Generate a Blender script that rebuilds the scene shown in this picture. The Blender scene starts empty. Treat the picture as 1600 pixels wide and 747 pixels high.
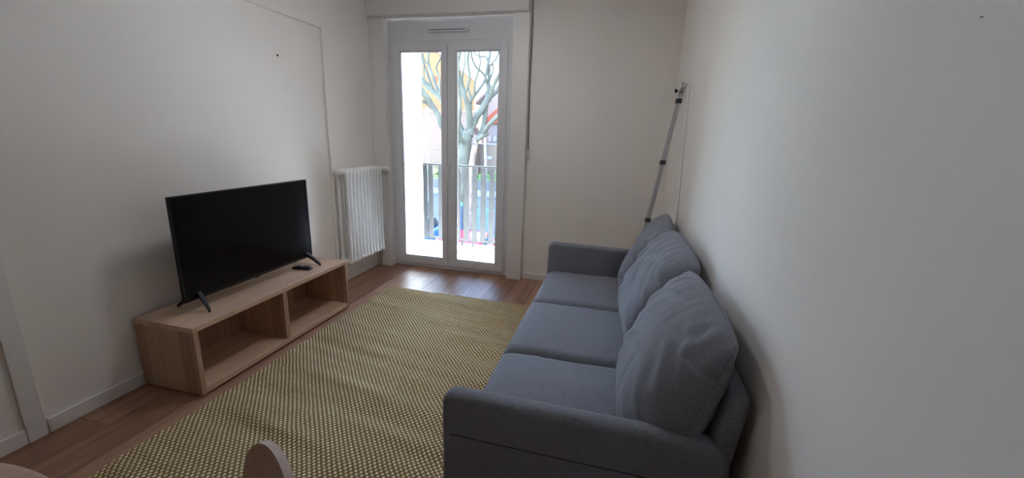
import bpy, bmesh, math, random
from mathutils import Vector, Matrix, noise

random.seed(7)
scene = bpy.context.scene
col = scene.collection

# ------------------------------------------------------------------ camera
F_PX = 656.54                       # focal length in pixels of the 1600x747 frame
CAM_H = 1.38
CAM_R = ((0.9680014, 0.2488200, 0.0325867),      # right, down, forward in world axes
         (0.0907172, -0.2258983, -0.9699177),
         (-0.2339736, 0.9418379, -0.2412421))
cam_data = bpy.data.cameras.new('camera')
cam_data.sensor_width = 36.0
cam_data.lens = F_PX / 1600.0 * 36.0
cam_data.clip_start = 0.02
cam_data.clip_end = 400
cam = bpy.data.objects.new('camera', cam_data)
col.objects.link(cam)
_r, _d, _f = (Vector(v) for v in CAM_R)
cam.matrix_world = Matrix(((_r.x, -_d.x, -_f.x, 0), (_r.y, -_d.y, -_f.y, 0), (_r.z, -_d.z, -_f.z, CAM_H), (0, 0, 0, 1)))
scene.camera = cam

# ------------------------------------------------------------------ light
world = bpy.data.worlds.new('sky')
scene.world = world
world.use_nodes = True
wn = world.node_tree
bgn = wn.nodes['Background']
sky = wn.nodes.new('ShaderNodeTexSky')
sky.sky_type = 'NISHITA'
sky.sun_disc = False
sky.sun_elevation = math.radians(60)
sky.sun_rotation = math.radians(85)
sky.air_density = 1.0
sky.dust_density = 0.4
sky.ozone_density = 2.0
wn.links.new(sky.outputs[0], bgn.inputs['Color'])
bgn.inputs['Strength'].default_value = 0.115

sun_data = bpy.data.lights.new('sun', 'SUN')
sun_data.energy = 3.4
sun_data.angle = math.radians(0.6)
sun_data.color = (0.76, 0.88, 1.0)
sun = bpy.data.objects.new('sun', sun_data)
col.objects.link(sun)
sun.rotation_euler = Vector((-0.50, -0.04, -0.866)).to_track_quat('-Z', 'Y').to_euler()

scene.view_settings.view_transform = 'Standard'
scene.view_settings.look = 'None'
scene.view_settings.gamma = 1.0
scene.view_settings.use_curve_mapping = False
scene.view_settings.exposure = 5.05
scene.cycles.max_bounces = 14
scene.cycles.diffuse_bounces = 8
scene.cycles.transparent_max_bounces = 12
scene.cycles.caustics_reflective = False
scene.cycles.caustics_refractive = False

# ------------------------------------------------------------------ pixel helpers (photo frame 1600x747)
def ray(px, py):
    a, b = (px - 800) / F_PX, (py - 373.5) / F_PX
    return _r * a + _d * b + _f
CAMP = Vector((0, 0, CAM_H))
def at_y(px, py, y):
    d = ray(px, py)
    return CAMP + d * (y / d.y)

# ------------------------------------------------------------------ materials
def new_mat(name):
    m = bpy.data.materials.new(name)
    m.use_nodes = True
    nt = m.node_tree
    return m, nt, nt.nodes['Principled BSDF']

def N(nt, kind, **kw):
    n = nt.nodes.new(kind)
    for k, v in kw.items():
        setattr(n, k, v)
    return n

def setin(n, **kw):
    for k, v in kw.items():
        n.inputs[k.replace('_', ' ')].default_value = v

def plain(name, color, rough=0.5, metal=0.0, bump=0.0, bscale=60.0, var=0.0, vscale=3.0, spec=0.5):
    """paint-like material: soft tone variation and fine relief"""
    m, nt, b = new_mat(name)
    b.inputs['Roughness'].default_value = rough
    b.inputs['Metallic'].default_value = metal
    b.inputs['Specular IOR Level'].default_value = spec
    tc = N(nt, 'ShaderNodeTexCoord')
    if var > 0:
        ns = N(nt, 'ShaderNodeTexNoise')
        setin(ns, Scale=vscale, Detail=4.0)
        nt.links.new(tc.outputs['Object'], ns.inputs['Vector'])
        rp = N(nt, 'ShaderNodeValToRGB')
        rp.color_ramp.elements[0].position = 0.3
        rp.color_ramp.elements[1].position = 0.7
        rp.color_ramp.elements[0].color = tuple(c * (1 - var) for c in color) + (1,)
        rp.color_ramp.elements[1].color = tuple(min(1, c * (1 + var)) for c in color) + (1,)
        nt.links.new(ns.outputs['Fac'], rp.inputs['Fac'])
        nt.links.new(rp.outputs['Color'], b.inputs['Base Color'])
    else:
        b.inputs['Base Color'].default_value = (*color, 1)
    if bump > 0:
        ns2 = N(nt, 'ShaderNodeTexNoise')
        setin(ns2, Scale=bscale, Detail=3.0)
        nt.links.new(tc.outputs['Object'], ns2.inputs['Vector'])
        bp = N(nt, 'ShaderNodeBump')
        setin(bp, Strength=bump, Distance=0.002)
        nt.links.new(ns2.outputs['Fac'], bp.inputs['Height'])
        nt.links.new(bp.outputs['Normal'], b.inputs['Normal'])
    return m

def wood(name, dark, light, rough=0.45, axis='Y', stave=0.0, stave_axis='Y', per_object=0.0, grain=1.0):
    """wood with grain along axis; optional glued staves and per-piece tone"""
    m, nt, b = new_mat(name)
    b.inputs['Roughness'].default_value = rough
    geo = N(nt, 'ShaderNodeNewGeometry')
    oi = N(nt, 'ShaderNodeObjectInfo')
    sep = N(nt, 'ShaderNodeSeparateXYZ')
    nt.links.new(geo.outputs['Position'], sep.inputs[0])
    mp = N(nt, 'ShaderNodeMapping')
    s = {'X': (1.6, 22, 22), 'Y': (22, 1.6, 22), 'Z': (22, 22, 1.6)}[axis]
    mp.inputs['Scale'].default_value = s
    nt.links.new(geo.outputs['Position'], mp.inputs['Vector'])
    off = N(nt, 'ShaderNodeVectorMath', operation='SCALE')
    cmb = N(nt, 'ShaderNodeCombineXYZ')
    for i in range(3):
        nt.links.new(oi.outputs['Random'], cmb.inputs[i])
    nt.links.new(cmb.outputs[0], off.inputs[0])
    off.inputs['Scale'].default_value = 37.0
    add = N(nt, 'ShaderNodeVectorMath', operation='ADD')
    nt.links.new(mp.outputs[0], add.inputs[0])
    nt.links.new(off.outputs[0], add.inputs[1])
    n1 = N(nt, 'ShaderNodeTexNoise')
    setin(n1, Scale=1.0, Detail=5.0, Roughness=0.6, Distortion=0.6)
    nt.links.new(add.outputs[0], n1.inputs['Vector'])
    mp2 = N(nt, 'ShaderNodeVectorMath', operation='MULTIPLY')
    mp2.inputs[1].default_value = {'X': (1, 9, 9), 'Y': (9, 1, 9), 'Z': (9, 9, 1)}[axis]
    nt.links.new(add.outputs[0], mp2.inputs[0])
    n2 = N(nt, 'ShaderNodeTexNoise')
    setin(n2, Scale=1.0, Detail=2.0)
    nt.links.new(mp2.outputs[0], n2.inputs['Vector'])
    mx = N(nt, 'ShaderNodeMath', operation='MULTIPLY_ADD')
    nt.links.new(n2.outputs['Fac'], mx.inputs[0])
    mx.inputs[1].default_value = 0.35 * grain
    nt.links.new(n1.outputs['Fac'], mx.inputs[2])
    fac = mx.outputs[0]
    if stave > 0:
        dv = N(nt, 'ShaderNodeMath', operation='DIVIDE')
        nt.links.new(sep.outputs[stave_axis], dv.inputs[0])
        dv.inputs[1].default_value = stave
        fl = N(nt, 'ShaderNodeMath', operation='FLOOR')
        nt.links.new(dv.outputs[0], fl.inputs[0])
        wnz = N(nt, 'ShaderNodeTexWhiteNoise', noise_dimensions='1D')
        nt.links.new(fl.outputs[0], wnz.inputs['W'])
        ma = N(nt, 'ShaderNodeMath', operation='MULTIPLY_ADD')
        nt.links.new(wnz.outputs['Value'], ma.inputs[0])
        ma.inputs[1].default_value = 0.35
        nt.links.new(fac, ma.inputs[2])
        fac = ma.outputs[0]
    if per_object > 0:
        ma = N(nt, 'ShaderNodeMath', operation='MULTIPLY_ADD')
        nt.links.new(oi.outputs['Random'], ma.inputs[0])
        ma.inputs[1].default_value = per_object
        nt.links.new(fac, ma.inputs[2])
        fac = ma.outputs[0]
    rp = N(nt, 'ShaderNodeValToRGB')
    rp.color_ramp.elements[0].position = 0.40
    rp.color_ramp.elements[1].position = 1.0 + (0.2 if stave > 0 else 0) + per_object * 0.5
    if rp.color_ramp.elements[1].position > 1:
        sc = N(nt, 'ShaderNodeMath', operation='MULTIPLY')
        nt.links.new(fac, sc.inputs[0])
        sc.inputs[1].default_value = 0.8
        fac = sc.outputs[0]
        rp.color_ramp.elements[0].position = 0.34
        rp.color_ramp.elements[1].position = 0.92
    rp.color_ramp.elements[0].color = (*dark, 1)
    rp.color_ramp.elements[1].color = (*light, 1)
    nt.links.new(fac, rp.inputs['Fac'])
    nt.links.new(rp.outputs['Color'], b.inputs['Base Color'])
    bp = N(nt, 'ShaderNodeBump')
    setin(bp, Strength=0.12, Distance=0.001)
    nt.links.new(n2.outputs['Fac'], bp.inputs['Height'])
    nt.links.new(bp.outputs['Normal'], b.inputs['Normal'])
    return m

def fabric(name, color, weave=900.0):
    m, nt, b = new_mat(name)
    b.inputs['Roughness'].default_value = 0.95
    b.inputs['Specular IOR Level'].default_value = 0.1
    b.inputs['Sheen Weight'].default_value = 0.15
    b.inputs['Sheen Roughness'].default_value = 0.5
    tc = N(nt, 'ShaderNodeTexCoord')
    ns = N(nt, 'ShaderNodeTexNoise')
    setin(ns, Scale=260.0, Detail=2.0)
    nt.links.new(tc.outputs['Object'], ns.inputs['Vector'])
    mpp = N(nt, 'ShaderNodeMapping')
    mpp.inputs['Scale'].default_value = (60, 400, 400)
    nt.links.new(tc.outputs['Object'], mpp.inputs['Vector'])
    ns3 = N(nt, 'ShaderNodeTexNoise')
    setin(ns3, Scale=1.0, Detail=2.0)
    nt.links.new(mpp.outputs[0], ns3.inputs['Vector'])
    ad = N(nt, 'ShaderNodeMath', operation='ADD')
    nt.links.new(ns.outputs['Fac'], ad.inputs[0])
    nt.links.new(ns3.outputs['Fac'], ad.inputs[1])
    hf = N(nt, 'ShaderNodeMath', operation='MULTIPLY')
    hf.inputs[1].default_value = 0.5
    nt.links.new(ad.outputs[0], hf.inputs[0])
    rp = N(nt, 'ShaderNodeValToRGB')
    rp.color_ramp.elements[0].position = 0.3
    rp.color_ramp.elements[1].position = 0.7
    rp.color_ramp.elements[0].color = tuple(c * 0.72 for c in color) + (1,)
    rp.color_ramp.elements[1].color = tuple(c * 1.28 for c in color) + (1,)
    nt.links.new(hf.outputs[0], rp.inputs['Fac'])
    nt.links.new(rp.outputs['Color'], b.inputs['Base Color'])
    ns2 = N(nt, 'ShaderNodeTexNoise')
    setin(ns2, Scale=14.0, Detail=5.0, Roughness=0.6)
    nt.links.new(tc.outputs['Object'], ns2.inputs['Vector'])
    bp = N(nt, 'ShaderNodeBump')
    setin(bp, Strength=0.25, Distance=0.01)
    nt.links.new(ns2.outputs['Fac'], bp.inputs['Height'])
    bp2 = N(nt, 'ShaderNodeBump')
    setin(bp2, Strength=0.3, Distance=0.0006)
    nt.links.new(hf.outputs[0], bp2.inputs['Height'])
    nt.links.new(bp.outputs['Normal'], bp2.inputs['Normal'])
    nt.links.new(bp2.outputs['Normal'], b.inputs['Normal'])
    return m

def rug_material():
    m, nt, b = new_mat('woven_rug')
    b.inputs['Roughness'].default_value = 0.95
    b.inputs['Specular IOR Level'].default_value = 0.1
    geo = N(nt, 'ShaderNodeNewGeometry')
    sep = N(nt, 'ShaderNodeSeparateXYZ')
    # slight wander of the threads
    wz = N(nt, 'ShaderNodeTexNoise')
    setin(wz, Scale=6.0, Detail=1.0)
    nt.links.new(geo.outputs['Position'], wz.inputs['Vector'])
    sc = N(nt, 'ShaderNodeVectorMath', operation='SCALE')
    nt.links.new(wz.outputs['Color'], sc.inputs[0])
    sc.inputs['Scale'].default_value = 0.012
    ad = N(nt, 'ShaderNodeVectorMath', operation='ADD')
    nt.links.new(geo.outputs['Position'], ad.inputs[0])
    nt.links.new(sc.outputs[0], ad.inputs[1])
    nt.links.new(ad.outputs[0], sep.inputs[0])
    def div(sock, v):
        n = N(nt, 'ShaderNodeMath', operation='DIVIDE')
        nt.links.new(sock, n.inputs[0]); n.inputs[1].default_value = v
        return n.outputs[0]
    def op(o, a, bb=None):
        n = N(nt, 'ShaderNodeMath', operation=o)
        nt.links.new(a, n.inputs[0])
        if bb is not None:
            if isinstance(bb, (int, float)): n.inputs[1].default_value = bb
            else: nt.links.new(bb, n.inputs[1])
        return n.outputs[0]
    u = div(sep.outputs['X'], 0.0125)
    v = div(sep.outputs['Y'], 0.0145)
    fu, fv = op('FLOOR', u), op('FLOOR', v)
    s = op('ADD', fu, fv)
    par = op('MODULO', op('ABSOLUTE', s), 2.0)
    cu = op('ABSOLUTE', op('SINE', op('MULTIPLY', u, math.pi)))
    cv = op('ABSOLUTE', op('SINE', op('MULTIPLY', v, math.pi)))
    bumpv = op('MULTIPLY', op('POWER', cu, 0.6), op('POWER', cv, 0.6))
    lit = op('MULTIPLY', par, op('GREATER_THAN', bumpv, 0.42))
    h = op('MULTIPLY', bumpv, op('ADD', op('MULTIPLY', par, 0.75), 0.25))
    # every knot slightly its own tone
    cmb = N(nt, 'ShaderNodeCombineXYZ')
    nt.links.new(fu, cmb.inputs[0]); nt.links.new(fv, cmb.inputs[1])
    wn2 = N(nt, 'ShaderNodeTexWhiteNoise', noise_dimensions='2D')
    nt.links.new(cmb.outputs[0], wn2.inputs['Vector'])
    yel = N(nt, 'ShaderNodeMix', data_type='RGBA')
    yel.inputs['A'].default_value = (0.80, 0.64, 0.35, 1)
    yel.inputs['B'].default_value = (0.92, 0.78, 0.50, 1)
    nt.links.new(wn2.outputs['Value'], yel.inputs['Factor'])
    mix = N(nt, 'ShaderNodeMix', data_type='RGBA')
    nt.links.new(lit, mix.inputs['Factor'])
    mix.inputs['A'].default_value = (0.25, 0.155, 0.065, 1)
    nt.links.new(yel.outputs['Result'], mix.inputs['B'])
    nt.links.new(mix.outputs['Result'], b.inputs['Base Color'])
    bp = N(nt, 'ShaderNodeBump')
    setin(bp, Strength=0.8, Distance=0.004)
    nt.links.new(h, bp.inputs['Height'])
    nt.links.new(bp.outputs['Normal'], b.inputs['Normal'])
    return m

def glass_material():
    m = bpy.data.materials.new('window_glass')
    m.use_nodes = True
    nt = m.node_tree
    nt.nodes.clear()
    out = N(nt, 'ShaderNodeOutputMaterial')
    tr = N(nt, 'ShaderNodeBsdfTransparent')
    tr.inputs['Color'].default_value = (0.97, 0.985, 0.98, 1)
    gl = N(nt, 'ShaderNodeBsdfGlossy')
    gl.inputs['Roughness'].default_value = 0.02
    fr = N(nt, 'ShaderNodeFresnel')
    fr.inputs['IOR'].default_value = 1.3
    mx = N(nt, 'ShaderNodeMixShader')
    nt.links.new(fr.outputs[0], mx.inputs[0])
    nt.links.new(tr.outputs[0], mx.inputs[1])
    nt.links.new(gl.outputs[0], mx.inputs[2])
    nt.links.new(mx.outputs[0], out.inputs[0])
    return m

def lamp_material(strength):
    m, nt, b = new_mat('lit_diffuser')
    b.inputs['Base Color'].default_value = (0.9, 0.9, 0.9, 1)
    b.inputs['Emission Color'].default_value = (0.94, 0.96, 1.0, 1)
    b.inputs['Emission Strength'].default_value = strength
    return m

MAT = dict(
    diffuser=lamp_material(0.75),
    wall=plain('wall_paint', (0.87, 0.83, 0.785), 0.85, bump=0.25, bscale=35, var=0.015, vscale=2.0),
    rear_wall=plain('low_bounce_paint', (0.34, 0.31, 0.28), 0.85, bump=0.25, bscale=35),  # unseen rear wall, toned dark to weaken light bounced back
    ceiling=plain('ceiling_paint', (0.9, 0.89, 0.88), 0.9, bump=0.1),
    trim=plain('trim_paint', (0.80, 0.78, 0.75), 0.45, bump=0.05, bscale=20),
    pvc=plain('white_pvc', (0.70, 0.70, 0.72), 0.35, var=0.01),
    pvc_dark=plain('door_gasket', (0.06, 0.06, 0.07), 0.6),
    radiator=plain('radiator_enamel', (0.86, 0.86, 0.85), 0.3),
    floor_base=plain('floor_underlay', (0.10, 0.06, 0.04), 0.9),
    plank=wood('laminate_plank', (0.165, 0.072, 0.042), (0.43, 0.235, 0.145), 0.40, 'Y', per_object=0.22),
    oak_y_lit=wood('oak_along_lit', (0.40, 0.25, 0.165), (0.66, 0.45, 0.315), 0.38, 'Y', stave=0.067, stave_axis='X'),  # lighter than the upright oak: light on the top put into the colour
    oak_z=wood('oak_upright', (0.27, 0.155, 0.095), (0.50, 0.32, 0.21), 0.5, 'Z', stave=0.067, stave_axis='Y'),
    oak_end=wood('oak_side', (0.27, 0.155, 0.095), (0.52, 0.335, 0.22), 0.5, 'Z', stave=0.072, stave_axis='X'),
    birch=wood('pale_plywood', (0.38, 0.22, 0.15), (0.58, 0.38, 0.27), 0.45, 'X'),
    ply_edge=wood('plywood_edge', (0.50, 0.37, 0.32), (0.72, 0.58, 0.52), 0.5, 'Y'),
    fabric=fabric('sofa_fabric', (0.225, 0.230, 0.268)),
    seam=plain('sofa_seam', (0.03, 0.03, 0.035), 0.95),
    black=plain('black_plastic', (0.008, 0.008, 0.009), 0.4, spec=0.3),
    screen=plain('tv_screen', (0.004, 0.004, 0.006), 0.14, spec=0.22),
    grey_button=plain('grey_button', (0.45, 0.45, 0.47), 0.5),
    aluminium=plain('aluminium', (0.62, 0.63, 0.65), 0.32, metal=0.85),
    chrome=plain('door_handle_metal', (0.72, 0.72, 0.74), 0.25, metal=0.9),
    clip=plain('dark_grey_clip', (0.06, 0.06, 0.065), 0.5),
    white_tube=plain('white_coated_tube', (0.80, 0.80, 0.78), 0.4),
    rug=rug_material(),
    glass=glass_material(),
    mount=plain('dark_hole', (0.02, 0.02, 0.02), 0.9),
    render_white=plain('balcony_render', (0.60, 0.60, 0.60), 0.9, bump=0.4, bscale=50),
    tile=plain('balcony_tile', (0.80, 0.79, 0.79), 0.6, var=0.04, vscale=5),
    grout=plain('tile_grout', (0.52, 0.50, 0.48), 0.9),
    railing=plain('railing_grey', (0.055, 0.053, 0.050), 0.8, spec=0.1),
    asphalt=plain('asphalt', (0.12, 0.12, 0.13), 0.9, var=0.1, vscale=0.6),
    pavement=plain('pavement', (0.24, 0.23, 0.22), 0.9, var=0.06, vscale=0.8),
    low_bounce=plain('low_bounce_soil', (0.075, 0.068, 0.062), 0.95, bump=0.6, bscale=30, var=0.2, vscale=1.0),
    kerb=plain('kerb_stone', (0.14, 0.14, 0.15), 0.9),
    bark=plain('plane_tree_bark', (0.128, 0.125, 0.092), 0.9, bump=0.5, bscale=6, var=0.32, vscale=2.4),
    ivy_bark=plain('ivy_bark', (0.28, 0.21, 0.17), 0.95, bump=0.6, bscale=9, var=0.4, vscale=5),
    orange=plain('orange_render', (0.27, 0.135, 0.06), 0.9, var=0.04, vscale=0.5),
    pink=plain('pink_render', (0.20, 0.135, 0.105), 0.9, var=0.04, vscale=0.5),
    cream=plain('cream_render', (0.24, 0.18, 0.135), 0.9, var=0.04, vscale=0.5),
    house_white=plain('house_white', (0.25, 0.235, 0.235), 0.9, var=0.03, vscale=0.5),
    roof_tile=plain('red_roof_tile', (0.26, 0.07, 0.04), 0.85, var=0.15, vscale=4),
    eave=plain('dark_eave', (0.16, 0.15, 0.16), 0.8),
    pane_far=plain('far_pane', (0.12, 0.13, 0.16), 0.2),
    shutter_far=plain('far_shutter', (0.34, 0.36, 0.42), 0.6),
    hedge=plain('hedge_leaves', (0.10, 0.17, 0.05), 0.9, bump=0.8, bscale=8, var=0.4, vscale=5),
    dark_wall=plain('dark_stone_wall', (0.12, 0.12, 0.125), 0.9, var=0.15, vscale=1.5),
    lamp_grey=plain('galvanised_post', (0.46, 0.48, 0.54), 0.5, metal=0.3),
    teal=plain('teal_fence_paint', (0.10, 0.36, 0.37), 0.5),
    navy=plain('navy_post_paint', (0.05, 0.09, 0.20), 0.4),
    red=plain('red_car_paint', (0.72, 0.02, 0.04), 0.25),
    blue=plain('blue_car_paint', (0.08, 0.24, 0.50), 0.25),
    car_glass=plain('car_glass', (0.05, 0.06, 0.07), 0.1),
    tyre=plain('tyre', (0.02, 0.02, 0.02), 0.9),
    light_lens=plain('lamp_lens', (0.7, 0.7, 0.68), 0.3),
)

# ------------------------------------------------------------------ object helpers
ORG = {}                      # object -> world origin
def _meta(o, label=None, cat=None, group=None, kind=None):
    if label: o['label'] = label
    if cat: o['category'] = cat
    if group: o['group'] = group
    if kind: o['kind'] = kind
    return o

def empty(name, loc, label, cat, group=None, kind=None):
    o = bpy.data.objects.new(name, None)
    o.empty_display_size = 0.1
    o.location = loc
    col.objects.link(o)
    ORG[o] = Vector(loc)
    return _meta(o, label, cat, group, kind)

def link(name, bm, mat, parent=None, label=None, cat=None, group=None, kind=None, smooth=False, angle=None):
    """bmesh in world coordinates -> one mesh object with its origin at its own centre or base"""
    bm.normal_update()
    xs = [v.co for v in bm.verts]
    lo = Vector((min(c.x for c in xs), min(c.y for c in xs), min(c.z for c in xs)))
    hi = Vector((max(c.x for c in xs), max(c.y for c in xs), max(c.z for c in xs)))
    org = (lo + hi) / 2
    if parent is None:
        org.z = lo.z
    bmesh.ops.translate(bm, vec=-org, verts=bm.verts)
    me = bpy.data.meshes.new(name)
    bm.to_mesh(me)
    bm.free()
    if isinstance(mat, (list, tuple)):
        for m in mat: me.materials.append(m)
    else:
        me.materials.append(mat)
    if smooth:
        for p in me.polygons: p.use_smooth = True
        if angle:
            me.set_sharp_from_angle(angle=math.radians(angle))
    o = bpy.data.objects.new(name, me)
    col.objects.link(o)
    if parent is not None:
        o.parent = parent
        o.location = org - ORG[parent]
    else:
        o.location = org
    ORG[o] = org
    return _meta(o, label, cat, group, kind)

def dup(o, offset, parent='same', label=None, group=None):
    """copy of a piece (shared mesh) moved by offset"""
    c = o.copy()
    col.objects.link(c)
    c.parent = o.parent if parent == 'same' else parent
    ORG[c] = ORG[o] + Vector(offset)
    c.location = ORG[c] - (ORG[c.parent] if c.parent else Vector())
    if label: c['label'] = label
    if group: c['group'] = group
    return c

def box(lo, hi, bm=None, bevel=0.0, seg=2, mtx=None):
    own = bm is None
    b = bmesh.new()
    r = bmesh.ops.create_cube(b, size=1.0)
    lo, hi = Vector(lo), Vector(hi)
    c, s = (lo + hi) / 2, hi - lo
    for v in b.verts:
        v.co = Vector((v.co.x * s.x, v.co.y * s.y, v.co.z * s.z)) + c
    if bevel > 0:
        bmesh.ops.bevel(b, geom=b.edges[:], offset=bevel, segments=seg, profile=0.5, affect='EDGES', clamp_overlap=True)
    if mtx is not None:
        bmesh.ops.transform(b, matrix=mtx, verts=b.verts)
    if own:
        return b
    merge(bm, b)
    return bm

def merge(dst, src):
    me = bpy.data.meshes.new('tmp')
    src.to_mesh(me)
    src.free()
    dst.from_mesh(me)
    bpy.data.meshes.remove(me)
    return dst

def tube(pts, rad, seg=10, bm=None, caps=True):
    pts = [Vector(p) for p in pts]
    if not isinstance(rad, (list, tuple)): rad = [rad] * len(pts)
    b = bm if bm is not None else bmesh.new()
    t0 = (pts[1] - pts[0]).normalized()
    ref = Vector((0, 0, 1)) if abs(t0.z) < 0.9 else Vector((1, 0, 0))
    nrm = t0.cross(ref).normalized()
    rings = []
    for i, p in enumerate(pts):
        if i == 0: t = pts[1] - pts[0]
        elif i == len(pts) - 1: t = pts[-1] - pts[-2]
        else: t = (pts[i + 1] - pts[i]).normalized() + (pts[i] - pts[i - 1]).normalized()
        t.normalize()
        nrm = (nrm - t * nrm.dot(t)).normalized()
        bi = t.cross(nrm)
        rings.append([b.verts.new(p + (nrm * math.cos(a) + bi * math.sin(a)) * rad[i]) for a in (2 * math.pi * k / seg for k in range(seg))])
    for r0, r1 in zip(rings, rings[1:]):
        for k in range(seg):
            b.faces.new((r0[k], r0[(k + 1) % seg], r1[(k + 1) % seg], r1[k]))
    if caps:
        b.faces.new(rings[0][::-1]); b.faces.new(rings[-1])
    return b

def prism(profile, axis, a, b_, bm=None, bevel=0.0, seg=2):
    """extrude a closed 2-D outline along an axis. axis 'y': outline in (x, z); 'x': (y, z); 'z': (x, y)"""
    b = bmesh.new()
    def P(p, t):
        return {'y': (p[0], t, p[1]), 'x': (t, p[0], p[1]), 'z': (p[0], p[1], t)}[axis]
    v0 = [b.verts.new(P(p, a)) for p in profile]
    v1 = [b.verts.new(P(p, b_)) for p in profile]
    n = len(profile)
    f0 = b.faces.new(v0); f1 = b.faces.new(v1[::-1])
    for i in range(n):
        b.faces.new((v0[i], v1[i], v1[(i + 1) % n], v0[(i + 1) % n]))
    bmesh.ops.recalc_face_normals(b, faces=b.faces[:])
    if bevel > 0:
        es = list(set(f0.edges[:] + f1.edges[:]))
        bmesh.ops.bevel(b, geom=es, offset=bevel, segments=seg, profile=0.5, affect='EDGES', clamp_overlap=True)
    if bm is None: return b
    merge(bm, b); return bm

def smooth_path(pts, n=4):
    """Catmull-Rom through the points"""
    P = [Vector(p) for p in pts]
    out = []
    for i in range(len(P) - 1):
        p0, p1, p2, p3 = P[max(i - 1, 0)], P[i], P[i + 1], P[min(i + 2, len(P) - 1)]
        for k in range(n):
            t = k / n
            out.append(0.5 * ((2 * p1) + (p2 - p0) * t + (2 * p0 - 5 * p1 + 4 * p2 - p3) * t * t + (3 * p1 - p0 - 3 * p2 + p3) * t ** 3))
    out.append(P[-1])
    return out

# ------------------------------------------------------------------ the room
XL, XR = -2.405, 0.392             # left (recessed face) and right wall
XLP = -2.390                       # proud face of the left wall
YF, YB = 3.864, -4.6               # front (balcony) and rear wall
ZC = 2.52
YO = 3.97                          # outer face of the facade

wb = box((XL - 0.15, YB, 0), (XL, YO, ZC))
box((XL, YB, 2.150), (XLP, YF, ZC), wb)            # proud upper part
box((XL, 3.130, 0), (XLP, YF, 2.150), wb)          # proud strip towards the balcony door
link('wall_left', wb, MAT['wall'], label='white left wall with a shallow recessed panel behind the television', cat='wall', kind='structure')
link('wall_right', box((XR, YB, 0), (XR + 0.15, YO, ZC)), MAT['wall'], label='plain white wall on the right behind the sofa', cat='wall', kind='structure')
OX0, OX1, OZ = -2.240, -1.000, 2.40   # door opening
wb = box((OX1, YF, 0), (XR, YO, ZC))
box((XL, YF, 0), (OX0, YO, ZC), wb)
box((OX0, YF + 0.12, 2.40), (OX1, YO, ZC), wb)
link('wall_front', wb, MAT['wall'], label='white wall around the balcony door at the far end', cat='wall', kind='structure')
link('wall_rear', box((XL - 0.15, YB - 0.15, 0), (XR + 0.15, YB, ZC)), MAT['rear_wall'], label='plain wall behind the viewer, darkened to cut bounced light', cat='wall', kind='structure')
link('ceiling', box((XL - 0.15, YB - 0.15, ZC), (XR + 0.15, YO, ZC + 0.12)), MAT['ceiling'], label='flat white ceiling above the room', cat='ceiling', kind='structure')

floor = link('floor', box((XL - 0.15, YB - 0.15, -0.20), (XR + 0.15, YF + 0.09, -0.012)), MAT['floor_base'], label='warm brown wood laminate floor of long planks', cat='floor', kind='structure')
PW, PL, G = 0.192, 1.285, 0.0012
full = None
row = 0
x = XL
while x < XR - 0.005:
    x1 = min(x + PW, XR)
    y = YB - random.choice((0.0, 0.32, 0.64, 0.95, 0.18, 0.81))
    while y < YF + 0.005:
        y0, y1 = max(y, YB), min(y + PL, YF + 0.002)
        if y1 - y0 > 0.03:
            is_full = abs((y1 - y0) - PL) < 1e-6 and abs((x1 - x) - PW) < 1e-6
            if is_full and full is not None:
                c = Vector(((x + x1) / 2, (y0 + y1) / 2, ORG[full].z))
                dup(full, c - ORG[full])
            else:
                o = link('plank', box((x + G, y0 + G, -0.012), (x1 - G, y1 - G, 0.0)), MAT['plank'], floor)
                if is_full: full = o
        y += PL
    x += PW

# skirting boards
def skirting(name, lo, hi, label):
    link(name, box(lo, hi, bevel=0.003), MAT['trim'], label=label, cat='baseboard', kind='structure')
bb = box((XL, 1.078, 0), (XLP, 3.13, 0.070), bevel=0.003)
box((XL, YB, 0), (XLP, 1.003, 0.070), bb, bevel=0.003)
box((XLP, 3.131, 0), (XLP + 0.012, 3.775, 0.070), bb, bevel=0.003)
link('baseboard_left', bb, MAT['trim'], label='low white baseboard along the left wall', cat='baseboard', kind='structure')
skirting('baseboard_front', (-0.842, YF - 0.012, 0), (XR - 0.013, YF, 0.066), 'low white baseboard right of the balcony door')
skirting('baseboard_right', (XR - 0.012, YB, 0), (XR, YF - 0.013, 0.066), 'low white baseboard along the right wall')
# flat upright strip on the left wall near the viewer
link('trim_1', box((XL, 1.005, 0), (XLP + 0.001, 1.070, 2.149), bevel=0.002), MAT['trim'], label='flat upright white strip on the left wall near the table', cat='trim', kind='structure')
# casings either side of the balcony door
cl = box((XLP + 0.001, 3.790, 0), (-2.235, YF, 2.388), bevel=0.003)
box((XLP + 0.002, 3.780, 0), (-2.226, 3.789, 0.068), cl, bevel=0.002)
box((-2.2345, 3.7895, 0), (-2.226, YF - 0.003, 0.068), cl, bevel=0.002)
link('trim_2', cl, MAT['trim'], label='white boxed casing left of the balcony door beside the radiator', cat='trim', kind='structure')
link('trim_3', box((-0.995, 3.798, 0), (-0.850, YF, 2.388), bevel=0.003), MAT['trim'], label='white boxed casing right of the balcony door', cat='trim', kind='structure')
# roller shutter box
sb = empty('shutter_box', (-1.62, 3.80, 2.39), 'white roller shutter box above the balcony door', 'shutter box')
link('box_body', box((XLP + 0.002, 3.752, 2.402), (-0.856, YF, ZC), bevel=0.003), MAT['trim'], sb)
link('lower_lip', box((XLP + 0.002, 3.744, 2.388), (-0.853, YF, 2.402), bevel=0.003), MAT['trim'], sb)

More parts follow.
